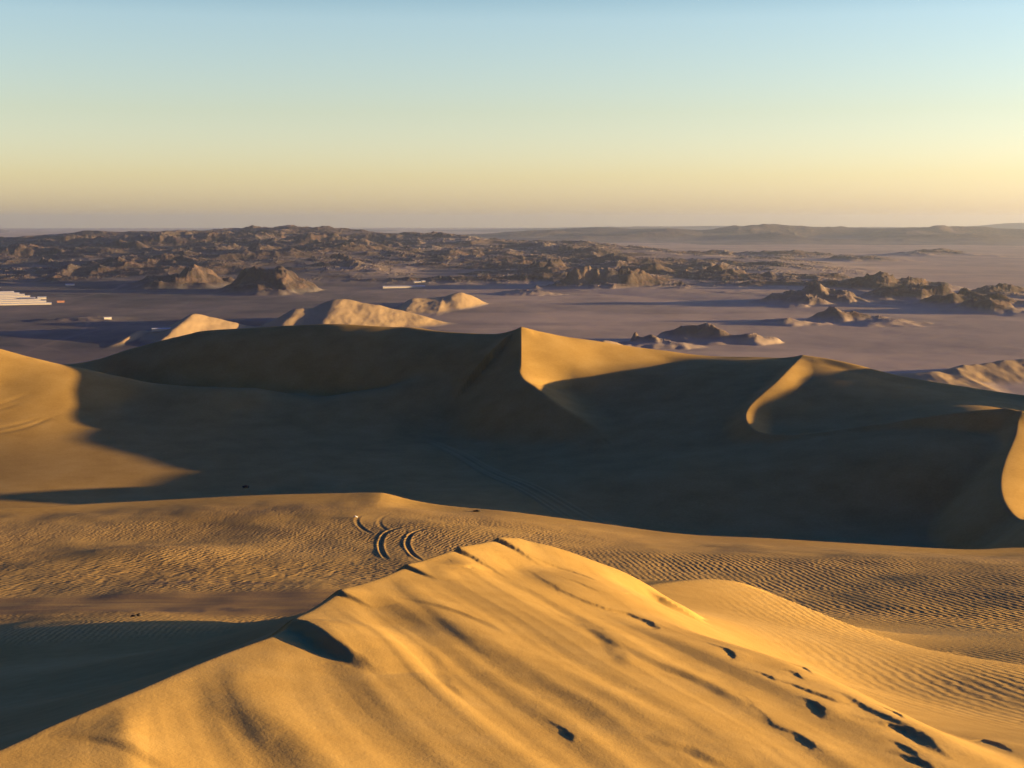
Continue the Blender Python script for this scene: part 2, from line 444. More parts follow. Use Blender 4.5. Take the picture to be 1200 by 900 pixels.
# ------------------------------------------------------------------ materials
class NT:
    def __init__(self, name):
        self.m = bpy.data.materials.new(name); self.m.use_nodes = True
        self.t = self.m.node_tree; self.t.nodes.clear()
        self.out = self.n('ShaderNodeOutputMaterial')
    def n(self, ty, ins=None, **kw):
        nd = self.t.nodes.new(ty)
        for k, v in kw.items(): setattr(nd, k, v)
        for k, v in (ins or {}).items():
            if isinstance(v, bpy.types.NodeSocket): self.t.links.new(v, nd.inputs[k])
            else: nd.inputs[k].default_value = v
        return nd
    def math(self, op, a, b=0.0, c=0.0, clamp=False):
        nd = self.n('ShaderNodeMath', {0: a, 1: b, 2: c}, operation=op, use_clamp=clamp); return nd.outputs[0]
    def mix(self, f, a, b):
        nd = self.n('ShaderNodeMix', data_type='RGBA')
        for k, v in ((0, f), (6, a), (7, b)):
            if isinstance(v, bpy.types.NodeSocket): self.t.links.new(v, nd.inputs[k])
            else: nd.inputs[k].default_value = v
        return nd.outputs[2]
    def noise(self, vec, scale, detail=3.0, rough=0.5, dist=0.0):
        return self.n('ShaderNodeTexNoise', {'Vector': vec, 'Scale': scale, 'Detail': detail, 'Roughness': rough, 'Distortion': dist}).outputs[0]
    def attr(self, name):
        return self.n('ShaderNodeAttribute', attribute_name=name).outputs['Fac']
    def pos(self):
        return self.n('ShaderNodeNewGeometry').outputs['Position']
    def mapped(self, vec, rot=0.0, scale=(1, 1, 1), loc=(0, 0, 0)):
        return self.n('ShaderNodeMapping', {'Vector': vec, 'Location': loc, 'Rotation': (0, 0, rot), 'Scale': scale}).outputs[0]
    def ramp(self, f, stops):
        nd = self.n('ShaderNodeValToRGB', {0: f}); e = nd.color_ramp.elements
        while len(e) < len(stops): e.new(0.5)
        for el, (p, c) in zip(e, stops): el.position = p; el.color = (*c, 1)
        return nd.outputs[0]
    def surf(self, col, rough=0.95, normal=None, spec=0.15):
        ins = {'Base Color': col, 'Roughness': rough, 'Specular IOR Level': spec}
        if normal is not None: ins['Normal'] = normal
        p = self.n('ShaderNodeBsdfPrincipled', ins)
        self.t.links.new(p.outputs[0], self.out.inputs[0]); return p

def rgba(c): return (*c, 1.0)

def sand_material(name, near):
    t = NT(name)
    pos = t.pos()
    big = t.noise(pos, 0.11, 3, 0.55)
    mid = t.noise(pos, 1.7, 3, 0.6)
    f = t.math('ADD', t.math('MULTIPLY', big, 0.6), t.math('MULTIPLY', mid, 0.4))
    col = t.ramp(f, [(0.32, SAND_D), (0.5, SAND), (0.68, SAND_L)])
    grain = t.noise(pos, 55.0, 2, 0.7)
    col = t.mix(t.math('MULTIPLY', t.math('SUBTRACT', grain, 0.38, clamp=True), 0.5), col, rgba(SAND_D))
    col = t.mix(t.attr('hard'), col, rgba(HARD))
    col = t.mix(t.attr('dirt'), col, rgba(DIRT))
    col = t.mix(t.attr('track'), col, rgba(SAND_L))
    h = t.math('MULTIPLY', t.noise(pos, 6.0, 4, 0.6), 0.004)
    h = t.math('ADD', h, t.math('MULTIPLY', t.noise(pos, 38.0, 3, 0.65), 0.0028 if near else 0.0028))
    flat = t.n('ShaderNodeVectorMath', {0: pos, 1: (1, 1, 0)}, operation='MULTIPLY').outputs[0]
    # wind ripples in two sizes; the crests wander and fork
    for an, lam, hh, rot, dist, br in (('rip_big', 0.44, 0.060, 0.62, 7.0, 0.55), ('rip', 0.30, 0.042, 0.30, 6.0, 0.5), ('rip_right', 0.36, 0.050, -0.06, 4.5, 0.25), ('rip_small', 0.24, 0.014, -0.10, 4.0, 0.3)):
        # bands across the rotated x axis, broken up by stretched noise
        v = t.mapped(flat, rot=rot)
        w = t.n('ShaderNodeTexWave', {'Vector': v, 'Scale': 0.314159 / lam, 'Distortion': dist, 'Detail': 2.0, 'Detail Scale': 1.1 * (0.5 / lam) ** 0.5, 'Detail Roughness': 0.6},
                wave_type='BANDS', bands_direction='X', wave_profile='SIN').outputs['Fac']
        v2 = t.mapped(flat, rot=rot, scale=(0.62 / lam, 0.16 / lam, 1))
        st = t.noise(v2, 1.0, 1.0, 0.5, 0.6)
        w = t.math('ADD', t.math('MULTIPLY', w, 1.0 - br), t.math('MULTIPLY', st, 2.2 * br))
        w = t.math('MULTIPLY', w, t.math('MULTIPLY', t.attr(an), hh))
        h = t.math('ADD', h, w)
    bump = t.n('ShaderNodeBump', {'Height': h, 'Strength': 1.0, 'Distance': 1.0}).outputs[0]
    t.surf(col, 1.0, bump, 0.05)
    return t.m

SAND = (0.455, 0.308, 0.092); SAND_D = (0.38, 0.25, 0.072); SAND_L = (0.51, 0.358, 0.122)
HARD = (0.26, 0.18, 0.085); DIRT = (0.11, 0.095, 0.08)

def far_material():
    t = NT('valley ground')
    pos = t.pos()
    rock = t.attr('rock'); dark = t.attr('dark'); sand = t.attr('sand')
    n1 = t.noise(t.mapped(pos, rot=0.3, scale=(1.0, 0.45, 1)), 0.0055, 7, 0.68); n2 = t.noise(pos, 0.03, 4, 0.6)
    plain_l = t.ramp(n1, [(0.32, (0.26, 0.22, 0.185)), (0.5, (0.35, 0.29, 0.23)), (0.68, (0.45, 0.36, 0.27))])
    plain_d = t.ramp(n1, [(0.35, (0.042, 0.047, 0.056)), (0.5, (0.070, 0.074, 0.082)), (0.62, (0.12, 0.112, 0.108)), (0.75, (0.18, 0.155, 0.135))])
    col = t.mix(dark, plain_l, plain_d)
    rockc = t.ramp(n2, [(0.3, (0.042, 0.037, 0.037)), (0.5, (0.072, 0.058, 0.053)), (0.7, (0.14, 0.098, 0.077))])
    col = t.mix(t.math('MULTIPLY', t.attr('pale'), 0.75), col, t.mix(dark, rgba((0.48, 0.385, 0.28)), rgba((0.18, 0.155, 0.14))))
    col = t.mix(rock, col, rockc)
    col = t.mix(sand, col, rgba((0.36, 0.27, 0.15)))
    h = t.math('ADD', t.math('MULTIPLY', n2, 3.0), t.math('MULTIPLY', t.noise(pos, 0.12, 4, 0.65), 1.2))
    h = t.math('MULTIPLY', h, t.math('ADD', t.math('MULTIPLY', rock, 0.95), 0.05))
    bump = t.n('ShaderNodeBump', {'Height': h, 'Strength': 1.0, 'Distance': 1.0}).outputs[0]
    t.surf(col, 1.0, bump, 0.05)
    return t.m

def plain(name, col, rough=0.7, spec=0.3, var=0.12, scale=1.0):
    t = NT(name)
    n = t.noise(t.pos(), scale, 4, 0.6)
    c = t.mix(t.math('MULTIPLY', n, 1.0), rgba([x * (1 - var) for x in col]), rgba([min(1, x * (1 + var)) for x in col]))
    t.surf(c, rough, None, spec); return t.m

# ------------------------------------------------------------------ build the dune field
M_NEAR = sand_material('dry dune sand', True)

AZ = az_axis(1300)
RR = axis([(0.7, 4.5, 0.012), (4.5, 7.5, 0.006), (7.5, 24, 0.0022), (24, 28, 0.004), (28, 55, 0.0045), (55, 110, 0.0024), (110, 235, 0.012), (235, 520, 0.0026), (520, 760, 0.02)])

def dune_sheet(name, r0, r1):
    r = RR[(RR >= r0 - 1e-6) & (RR <= r1 + 1e-6)]
    R, A = np.meshgrid(r, AZ, indexing='ij')
    X = R * np.sin(A); Y = R * np.cos(A)
    Z = dune_z(X, Y)
    azc = np.clip(A, -0.47, 0.47); xc = R * np.sin(azc); yc = R * np.cos(azc)
    b = (-(Z * math.cos(PITCH)) - yc * math.sin(PITCH))
    n = fbm(X / 7, Y / 7, 3, 90)
    attrs = {}
    flat = sstep(50, 62, R) * sstep(106, 100, R)
    # where the bigger ripples sit on the flat (patchy), and the finer ones everywhere else
    lft = sstep(4, -6, xc + 0.06 * (yc - 80))
    bigl = np.exp(-((yc - (73.5 + 0.10 * xc)) / 6.5) ** 2) * lft
    terr = sstep(15, 20, xc) * sstep(44, 48, yc) * sstep(63, 58, yc)
    attrs['rip_big'] = np.clip(flat * bigl * (1.0 + 0.6 * n), 0, 1)
    rgt = sstep(0, 10, xc)
    attrs['rip'] = np.clip(flat * (0.55 + 0.5 * n) * (1 - 0.8 * bigl) * (1 - rgt) * sstep(103, 92, yc), 0, 1.2)
    attrs['rip_right'] = np.clip(flat * rgt * (0.42 + 0.35 * n) * sstep(90, 82, yc) + terr * 0.9, 0, 1.2)
    attrs['rip_small'] = np.clip(sstep(14, 20, R) * sstep(60, 48, R) * sstep(1.5, 6, xc - 0.05 * yc) * (0.55 + 0.6 * n) + sstep(44, 47, yc) * sstep(58, 54, yc) * sstep(-3, -9, xc) * 0.9, 0, 1)
    band = sstep(56.5, 58.5, yc + 0.05 * xc) * sstep(66.5, 64, yc - 0.10 * (xc + 20)) * sstep(-3, -10, xc)
    attrs['hard'] = np.clip(np.maximum(band * (0.85 + 0.5 * fbm(X / 5, Y / 0.8, 3, 55)), 0.38 * flat * (1 + 0.5 * n)), 0, 1)
    for k in ('rip_big', 'rip', 'rip_small', 'rip_right'): attrs[k] = attrs[k] * (1 - 0.95 * band)
    dirt = np.zeros_like(X)
    for (u, v, y, ax, ay) in DIRT_SPOTS:
        px, py, _ = P(u, v, y)
        dirt = np.maximum(dirt, g2(xc, yc, px, py, ax, ay) * np.clip(0.55 + 1.3 * fbm(X * 1.1, Y * 0.5, 3, 66), 0, 1))
    attrs['dirt'] = np.clip(dirt, 0, 0.85)
    tr = np.zeros_like(X)
    if r1 > 300:
        m = (Y > 270) & (Y < 420) & (X > -60) & (X < 70)
        if m.any():
            for pts in SLOPE_TRACKS:
                d, _, s, L = line_field(X[m], Y[m], pts)
                wv = np.exp(-(np.abs(d) / 0.34) ** 2) * sstep(0, 25, s) * sstep(L, L - 40, s)
                tr[m] = np.maximum(tr[m], wv)
                Z[m] += 0.20 * wv
        for pts in FLANK_TRACKS:
            m = (Y > 380) & (Y < 445) & (X < -110)
            if m.any():
                d, _, s, L = line_field(X[m], Y[m], pts)
                Z[m] -= 0.14 * np.exp(-(np.abs(d) / 0.8) ** 2) * sstep(L, L - 12, s)
    attrs['track'] = 0.9 * tr
    return grid_mesh(name, X, Y, Z + CZ, M_NEAR, True, attrs)

DIRT_SPOTS = [(210,682,68.5,2.2,1.0),(255,681,69,3.0,0.7),(163,721,58.5,0.7,0.35),(205,717,59.5,0.8,0.7),(240,716,59.5,0.8,0.7),(270,715,60,0.8,0.6)]

def snap(v): return RR[np.argmin(np.abs(RR - v))]
r_a, r_b = snap(41.0), snap(150.0)
fore = dune_sheet('foreground_dune', 0, r_a)
flat_ = dune_sheet('sand_flat', r_a, r_b)
great = dune_sheet('dunes', r_b, 1e9)

# ------------------------------------------------------------------ valley, hills, mountains
def yb(v): return 150.0 * F / (v - 258.0)        # distance at which the plain shows on photo row v

FAR_DUNES = [   # crest (pixel, distance), slope left, slope right of its direction (heading right)
    ([(146,395,1765),(158,388,1790),(168,386,1800),(182,391,1815)], 0.30, 0.25),
    ([(180,386,1800),(205,377,1840),(220,369,1865),(231,366.5,1880),(255,372,1895),(280,378,1905),(305,384,1910)], 0.32, 0.24),
    ([(305,381,1930),(325,371,1950),(345,361,1980),(365,359,2000),(385,352,2030),(400,349,2045),(425,353,2050),(450,358,2050),(475,364,2050),(495,368,2050)], 0.32, 0.24),
    ([(464,362,2400),(480,350,2450),(500,348.5,2480),(520,347,2500)], 0.30, 0.16),
    ([(520,348,2490),(528,344,2500),(540,342,2520),(555,346,2535),(572,355,2540)], 0.34, 0.26),
    ([(1118,432,1330),(1128,427,1345),(1140,426,1355),(1160,423,1365),(1185,420,1380),(1215,419,1390),(1260,421,1400)], 0.30, 0.26),
    ([(1040,441,1300),(1080,435,1310),(1120,433,1330)], 0.20, 0.10),
    ([(698,402,1500),(708,397.5,1510),(722,399,1520)], 0.30, 0.22),
]
# rocky hills: pixel of the centre of the foot, half width px, height px, depth factor (half depth / half width), roughness scale m
HILLS = [
    (205,338,75,26,1.3,150),(300,344,68,27,1.2,170),(50,322,55,22,1.5,160),(110,326,60,20,1.5,150),(20,318,60,16,1.5,160),(380,322,80,26,1.6,180),(400,328,50,14,1.4,130),
    (130,300,130,20,1.2,220),(300,306,120,22,1.2,220),(470,318,90,22,1.4,190),(520,300,120,20,1.3,220),
    (640,326,70,24,1.3,150),(700,340,85,26,1.1,140),(620,346,40,8,1.2,90),(760,330,90,22,1.3,170),(860,332,80,24,1.2,150),(900,322,90,18,1.3,170),
    (960,358,80,24,1.0,120),(1000,378,60,22,0.9,90),(1090,352,80,20,1.1,120),(1160,360,75,20,1.1,120),(1060,342,90,20,1.1,140),(1190,350,80,14,1.1,120),(930,380,50,9,1.0,80),
    (770,407,58,24,0.8,60),(845,402,85,32,0.8,90),(735,409,30,8,0.9,50),(1040,380,60,10,0.9,90),(1180,366,60,10,1.0,90),(90,378,70,5,1.0,60),(850,303,70,11,1.2,300),(940,304,95,11,1.3,300),(1020,306,70,8,1.2,250),(760,300,70,10,1.3,250),(1120,300,80,7,1.3,300),
]
N_MAIN = len(HILLS)
_r = random.Random(12)
for _ in range(64):
    u_ = _r.uniform(-120, 760); v_ = _r.uniform(290, 331) + max(0, u_ - 500) * 0.03
    HILLS.append((u_, v_, _r.uniform(28, 75), _r.uniform(7, 17), _r.uniform(1.0, 1.8), _r.uniform(70, 170)))
for _ in range(46):
    u_ = _r.uniform(580, 1260); v_ = 306 + (u_ - 600) * 0.075 + _r.uniform(-6, 20)
    HILLS.append((u_, v_, _r.uniform(22, 60), _r.uniform(5, 14), _r.uniform(0.9, 1.5), _r.uniform(60, 130)))
def far_fields(x, y):
    r = np.hypot(x, y)
    a = (x / np.maximum(y, 1.0)) * F * 0.993 + 600.0        # photo column, used only as an azimuth
    az = np.arctan2(x, y)
    a = np.where(np.abs(az) > 0.5, 600 + np.sign(az) * 900, a)
    z = -150.0 + 2.0 * fbm(x / 900, y / 900, 3, 5) + 0.35 * fbm(x / 90, y / 90, 3, 6)
    rock = np.zeros_like(x); sand = np.zeros_like(x)
    # the long dark range: crest row per column, crest distance, foot distance
    U = np.array([-900, -200, 0, 50, 100, 200, 300, 380, 440, 500, 560, 620, 700, 800, 900, 1000, 1100, 1180, 1300, 2400])
    V = np.array([284, 284, 282, 277, 274, 270.5, 268.5, 266.5, 270.5, 277, 279, 282.5, 285, 297, 305, 317, 327, 342, 360, 400])
    YC = np.interp(U, [-900, 0, 400, 700, 1000, 1300, 2400], [6500, 6300, 6200, 5600, 3900, 2700, 2700])
    v = np.interp(a, U, V); yc = np.interp(a, U, YC)
    hz = -(v - 258.0) / F * yc / 0.998 + 150.0
    hz = np.maximum(hz, 0)
    w = np.interp(a, [0, 700, 1000, 1300], [3300, 2700, 1700, 700])
    hz = hz * sstep(1095, 960, a)
    n1 = 0.55 * ridged(x / 900, y / 900, 5, 20, 0.55) + 0.45 * ridged(x / 330, y / 330, 5, 27, 0.6)
    env = np.where(y < yc, np.clip(1 - (yc - y) / w, 0, 1) ** 0.85, sstep(0, 1, 1 - (y - yc) / 1500))
    top = sstep(500, 0, np.abs(y - yc))
    rel = env * (0.56 + 0.62 * n1) * (1 - top) + env * (0.88 + 0.18 * n1) * top
    h = hz * rel
    hillh = h
    # single hills
    for i, (u, vb, hw, hp, df, sc) in enumerate(HILLS):
        yy = yb(vb); px = (u - 600) / F * yy; W = hw / F * yy; H = hp / F * yy
        cy = yy + W * df * 0.75
        m = (np.abs(x - px) < 1.7 * W) & (np.abs(y - cy) < 1.7 * W * df)
        if not m.any(): continue
        xm, ym = x[m], y[m]
        wx = xm + 0.35 * W * fbm(xm / W / 0.9, ym / W / 0.9, 3, 100 + i); wy = ym + 0.35 * W * fbm(xm / W / 0.9, ym / W / 0.9, 3, 140 + i)
        d = np.sqrt(((wx - px) / W) ** 2 + ((wy - cy) / (W * df)) ** 2)
        e = np.clip(1 - d, 0, 1); e = e ** 1.25
        rg = ridged(wx / sc / 1.6, wy / sc / 1.6, 5, 180 + i, 0.52)
        hh = H * e * ((0.55 + 0.45 * rg + 0.08 * fbm(wx / sc * 2, wy / sc * 2, 4, 250 + i)) if vb > 370 else (0.30 + 0.80 * rg + 0.22 * ridged(wx / sc * 2.4, wy / sc * 2.4, 4, 260 + i, 0.6)))
        if i < N_MAIN: hillh[m] = smax(hillh[m], hh, (H * 0.10 + 0.5) * np.clip(e * 4, 0, 1) + 1e-3)
        else: hillh[m] += 0.5 * hh
    stony = sstep(-0.30, 0.18, fbm(x / 760, y / 620, 4, 440, 0.55))
    crag = sstep(2.0, 12.0, hillh) * sstep(7500, 5500, r) * (0.12 + 1.0 * stony)
    hillh = hillh + crag * (5.0 * (ridged(x / 95, y / 95, 5, 400, 0.6) - 0.45) + 9.0 * (ridged(x / 260 + 0.3 * fbm(x / 200, y / 200, 2, 420), y / 260, 5, 410, 0.55) - 0.45))
    # nothing in front of the long range stands above its skyline
    cap = 150.0 - (v - 258.0) / F * r / 0.998 + 3.0 * fbm(x / 150, y / 150, 3, 430)
    hillh = np.where((r < yc) & (a < 1000) & (r > 2900), smin(hillh, np.maximum(cap, 0), 6.0), hillh)
    rock = sstep(3.0, 12.0, hillh)
    z = z + np.maximum(hillh, 0)
    # sand blown on to the hills in patches
    patch = np.maximum(sstep(0.10, 0.50, fbm(x / 520, y / 700, 5, 33, 0.6)), 0.55 * (1 - stony))
    return z, rock, patch, a

def far_z(x, y):
    z, rock, patch, a = far_fields(x, y)
    sand = np.zeros_like(x)
    for pts, sl, sr in FAR_DUNES:
        p = chain(PX(pts), 5)
        m = (np.abs(y - p[:, 1].mean()) < 320) & (x > p[:, 0].min() - 250) & (x < p[:, 0].max() + 250)
        if not m.any(): continue
        zr, sd = ridge_x(x[m], y[m], p, sl * 0.8, sr * 0.72, 4.0, 0.0, 0.32)
        zr = zr - 1.5 + 1.1 * fbm(x[m] / 26, y[m] / 60, 3, 470)
        zz = smax(z[m], zr, 5.0)
        sand[m] = np.maximum(sand[m], sstep(0.3, 2.5, zz - z[m]))
        z[m] = zz
    return z, rock, patch, a, sand

M_FAR = far_material()
FAZ = az_axis(1300)
def far_sheet(name, segs, fn):
    r = axis(segs)
    R, A = np.meshgrid(r, FAZ, indexing='ij')
    X = R * np.sin(A); Y = R * np.cos(A)
    Z, attrs = fn(X, Y)
    return grid_mesh(name, X, Y, Z + CZ, M_FAR, True, attrs)

def valley_fn(X, Y):
    z, rock, patch, a, sand = far_z(X, Y)
    gy, gx = np.gradient(z)
    dr = np.gradient(np.hypot(X, Y), axis=0)
    rad = gy / np.maximum(dr, 1e-3)
    arc = np.hypot(X, Y) * np.gradient(np.arctan2(X, Y), axis=1)
    tan_ = gx / np.maximum(np.abs(arc), 1e-3)
    slope = np.hypot(rad, tan_)
    rk = rock * np.clip(sstep(0.05, 0.20, slope) + 0.45 - 0.75 * patch, 0, 1)
    r = np.hypot(X, Y)
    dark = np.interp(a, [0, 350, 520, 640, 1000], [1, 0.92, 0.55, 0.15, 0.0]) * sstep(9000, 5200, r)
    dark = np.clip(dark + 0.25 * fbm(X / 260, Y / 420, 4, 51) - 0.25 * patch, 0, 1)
    wx = X + 220 * fbm(X / 600, Y / 600, 3, 301); wy = Y + 220 * fbm(X / 600, Y / 600, 3, 311)
    wash = sstep(0.07, 0.0, np.abs(perlin(wx / 520, wy / 1300, 320))) * sstep(-0.1, 0.35, perlin(wx / 900, wy / 1500, 330) + 0.2)
    wash = np.maximum(wash, 0.6 * sstep(0.05, 0.0, np.abs(perlin(wx / 190, wy / 520, 340))) * sstep(0.0, 0.4, perlin(wx / 700, wy / 900, 350)))
    streak = sstep(0.05, 0.5, fbm(X / 1400, Y / 330, 5, 360, 0.6))
    pale = np.maximum(0.8 * wash, 0.7 * streak) * (1 - rock)
    for pix, wd in ROADS:
        pts = chain(np.array([P(u, v, yb(v))[:2] for u, v in pix]), 5)
        m = (np.abs(X) < 2500) & (Y < 3500)
        d, _, s_, L = line_field(X[m], Y[m], pts)
        pale[m] = np.maximum(pale[m], 0.9 * np.exp(-(d / wd) ** 2))
    return z, {'rock': rk, 'dark': dark, 'sand': sand, 'pale': np.clip(pale, 0, 1)}

def mountain_fn(crest, seed, depth, sc):
    U, V, YY = crest
    def fn(X, Y):
        a = X / np.maximum(Y, 1.0) * F * 0.993 + 600.0
        az = np.arctan2(X, Y); a = np.where(np.abs(az) > 0.5, 600 + np.sign(az) * 900, a)
        v = np.interp(a, U, V)
        h = np.maximum(-(v - 258.0) / F * YY + 150.0, 0)
        n = ridged(X / sc, Y / sc, 6, seed, 0.55) / 1.05
        d = np.hypot(X, Y) - YY
        env = np.where(d < 0, sstep(-depth, 0, d), sstep(depth * 0.6, 0, d))
        top = sstep(depth * 0.2, 0, np.abs(d))
        h = h * env * ((0.22 + 0.92 * n) * (1 - top) + (0.86 + 0.2 * n) * top)
        z = -152.0 + h
        return z, {'rock': sstep(5, 40, h), 'dark': np.full_like(X, 0.7), 'sand': np.zeros_like(X), 'pale': np.zeros_like(X)}
    return fn

ROADS = [([(30,413),(60,402),(90,393),(120,386),(150,381)],4.0),([(105,372),(103,380),(98,388)],4.0),([(90,348),(110,344),(135,338),(150,334)],5.0),([(1080,346),(1100,341),(1125,335)],6.0)]
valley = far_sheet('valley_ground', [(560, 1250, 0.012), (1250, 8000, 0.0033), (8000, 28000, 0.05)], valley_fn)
mid_m = far_sheet('mountains', [(8200, 14500, 0.0050)], mountain_fn((
    np.array([-900, 300, 480, 520, 580, 620, 660, 700, 740, 780, 820, 860, 880, 900, 925, 950, 1000, 1050, 1100, 1150, 1200, 1400, 2400]),
    np.array([290, 285, 279, 275, 273, 269.5, 268, 266.5, 268, 267, 268.5, 264.5, 263, 262, 263.5, 265, 266.5, 265.5, 264.5, 266, 268, 267, 290]), 12000.0), 61, 3400, 1500))
far_m = far_sheet('far_mountains', [(17000, 26000, 0.010)], mountain_fn((
    np.array([-900, -60, 0, 25, 60, 150, 230, 300, 380, 480, 600, 700, 800, 860, 950, 1100, 1140, 1170, 1200, 1300, 2400]),
    np.array([268, 263, 265, 271, 273, 273, 269, 267, 266.5, 270, 268, 265, 265, 264, 266, 265, 263, 260, 259, 262, 268]), 21000.0), 71, 3800, 3600))

# ------------------------------------------------------------------ farm sheds and small things
def ground_far(x, y): return float(far_z(np.array([[float(x)]]), np.array([[float(y)]]))[0][0, 0])
def ground_near(x, y): return float(dune_z(np.array([float(x)]), np.array([float(y)]))[0])

def tag(o, label, cat, group=None):
    o['label'] = label; o['category'] = cat
    if group: o['group'] = group

def mesh_obj(name, verts, faces, mat, parent=None):
    me = bpy.data.meshes.new(name); me.from_pydata(verts, [], faces); me.update(); me.materials.append(mat)
    o = bpy.data.objects.new(name, me); C.objects.link(o)
    if parent: o.parent = parent
    return o

def box(x0, x1, y0, y1, z0, z1):
    v = [(x, y, z) for z in (z0, z1) for y in (y0, y1) for x in (x0, x1)]
    return v, [(0, 2, 3, 1), (4, 5, 7, 6), (0, 1, 5, 4), (2, 6, 7, 3), (0, 4, 6, 2), (1, 3, 7, 5)]

def gable(L, W, h0, h1, over):
    """a roof of two thin sheets with thickness, ridge along x"""
    a, b = L / 2 + over, W / 2 + over; t = 0.15
    v = []
    for dz in (0, t):
        for x in (-a, a): v += [(x, -b, h0 + dz), (x, 0, h1 + dz), (x, b, h0 + dz)]
    f = [(0, 1, 4, 3), (1, 2, 5, 4), (6, 9, 10, 7), (7, 10, 11, 8), (0, 3, 9, 6), (2, 8, 11, 5), (0, 6, 7, 1), (1, 7, 8, 2), (3, 4, 10, 9), (4, 5, 11, 10)]
    return v, f

M_WALL = plain('white sheet wall', (0.52, 0.50, 0.475), 0.6, 0.3, 0.04, 0.2)
M_ROOF = plain('pale metal roof', (0.60, 0.63, 0.66), 0.45, 0.5, 0.06, 0.3)
M_BLUE = plain('blue grey roof', (0.40, 0.47, 0.54), 0.5, 0.4, 0.06, 0.3)
M_RED = plain('reddish block wall', (0.42, 0.22, 0.15), 0.8, 0.2, 0.1, 0.5)
M_DARK = plain('dark opening', (0.04, 0.04, 0.045), 0.8, 0.2, 0.1, 0.5)
M_STONE = plain('dark stone', (0.05, 0.045, 0.04), 0.9, 0.2, 0.3, 3.0)
M_LITTER = plain('white plastic', (0.82, 0.82, 0.80), 0.5, 0.4, 0.05, 8.0)

def shed(name, u, v, length, width, h, ang, label, cat, group=None, wall=None, roof=None, base=None):
    yy = base or yb(v); xx = P(u, v, yy)[0]
    e = bpy.data.objects.new(name, None); C.objects.link(e)
    e.location = (xx, yy, CZ + ground_far(xx, yy) - 0.1); e.rotation_euler = (0, 0, ang)
    tag(e, label, cat, group)
    mesh_obj('wall', *box(-length / 2, length / 2, -width / 2, width / 2, -1.0, h), wall or M_WALL, e)
    rv, rf = gable(length, width, h + 0.01, h + width * 0.14, 0.5)
    mesh_obj('roof', rv, rf, roof or M_ROOF, e)
    n = max(1, int(length / 14))
    mesh_obj('door', *box(length / 2 - 0.02, length / 2 + 0.08, -1.6, 1.6, 0.05, min(2.6, h * 0.8)), M_DARK, e)
    return e

ANG = math.atan2(0.36, 0.93)
ORD = ['nearest of the long white farm sheds in rows at the left edge', 'second long white farm shed from the near side of the rows at the left edge', 'third long white farm shed from the near side of the rows at the left edge',
       'fourth long white farm shed from the near side of the rows at the left edge', 'fifth long white farm shed from the near side of the rows at the left edge', 'sixth long white farm shed from the near side of the rows at the left edge',
       'second farthest long white farm shed in the rows at the left edge', 'farthest long white farm shed in the rows at the left edge']
y0 = yb(357.5)
for i in range(8):
    ye = y0 + 40 + i * 56; ue = 60 - i * 6.2             # right end of the row
    xe = P(ue, 350, ye)[0]
    L = 150.0 - i * 3
    cx, cy = xe - L / 2 * math.cos(ANG), ye - L / 2 * math.sin(ANG)
    e = shed('farm_shed', 0, 350, L, 9.0, 2.3, ANG, ORD[i], 'shed', 'long white farm sheds in rows')
    e.location = (cx, cy, CZ + ground_far(cx, cy) - 0.1)
shed('farm_building', 49, 350.2, 16, 11, 3.6, ANG, 'small blue-grey roofed farm building behind the right ends of the white sheds', 'building', None, M_WALL, M_BLUE)
shed('farm_building', 71, 353.6, 13, 8, 2.6, ANG, 'low reddish farm building just right of the white sheds', 'building', None, M_RED, M_RED)
shed('farm_building', 82, 336.4, 19, 9, 3.6, ANG, 'small lone white building on the dark plain below the hills', 'building')
shed('farm_building', 126, 375.6, 11, 6, 2.4, 0.5, 'small white hut on the dark plain nearer than the farm sheds', 'hut')
shed('farm_shed', 473, 336.6, 96, 10, 3.6, 0.30, 'long white shed alone in the middle of the valley floor', 'shed')
shed('farm_building', 489, 333.4, 16, 8, 3.0, 0.30, 'small pale building just behind the long white shed in mid valley', 'building')
shed('farm_building', 496, 332.9, 9, 7, 2.6, 0.30, 'smallest pale hut beside the long white shed in mid valley', 'hut')
shed('farm_shed', 194, 396.3, 33, 6, 2.4, 0.26, 'low white shed at the foot of the pale dune, just over the dark dune crest', 'shed')

def lump(name, u, v, y, sx, sy, sz, seed, mat, label, cat):
    import bmesh
    bm = bmesh.new(); bmesh.ops.create_icosphere(bm, subdivisions=3, radius=1.0)
    for q in bm.verts:
        c = q.co.copy()
        k = 1 + 0.30 * float(perlin(np.array([c.x * 1.3 + seed]), np.array([c.y * 1.3 + c.z * 2.1]), seed)[0]) + 0.12 * float(perlin(np.array([c.x * 3.7]), np.array([c.y * 3.3 + c.z * 3.9 + seed]), seed + 1)[0])
        q.co = (c.x * sx * k, c.y * sy * k, max(c.z, -0.5) * sz * k)
    me = bpy.data.meshes.new(name); bm.to_mesh(me); bm.free(); me.materials.append(mat)
    for p_ in me.polygons: p_.use_smooth = True
    o = bpy.data.objects.new(name, me); C.objects.link(o)
    x = P(u, v, y)[0]
    o.location = (x, y, CZ + ground_near(x, y) + sz * 0.25)
    tag(o, label, cat); return o

def march(u, v, y0, y1):
    x1, _, z1 = P(u, v, 1.0); ys = np.linspace(y0, y1, 900)
    h = dune_z(x1 * ys, ys); k = int(np.argmax(z1 * ys < h)); return float(ys[k])

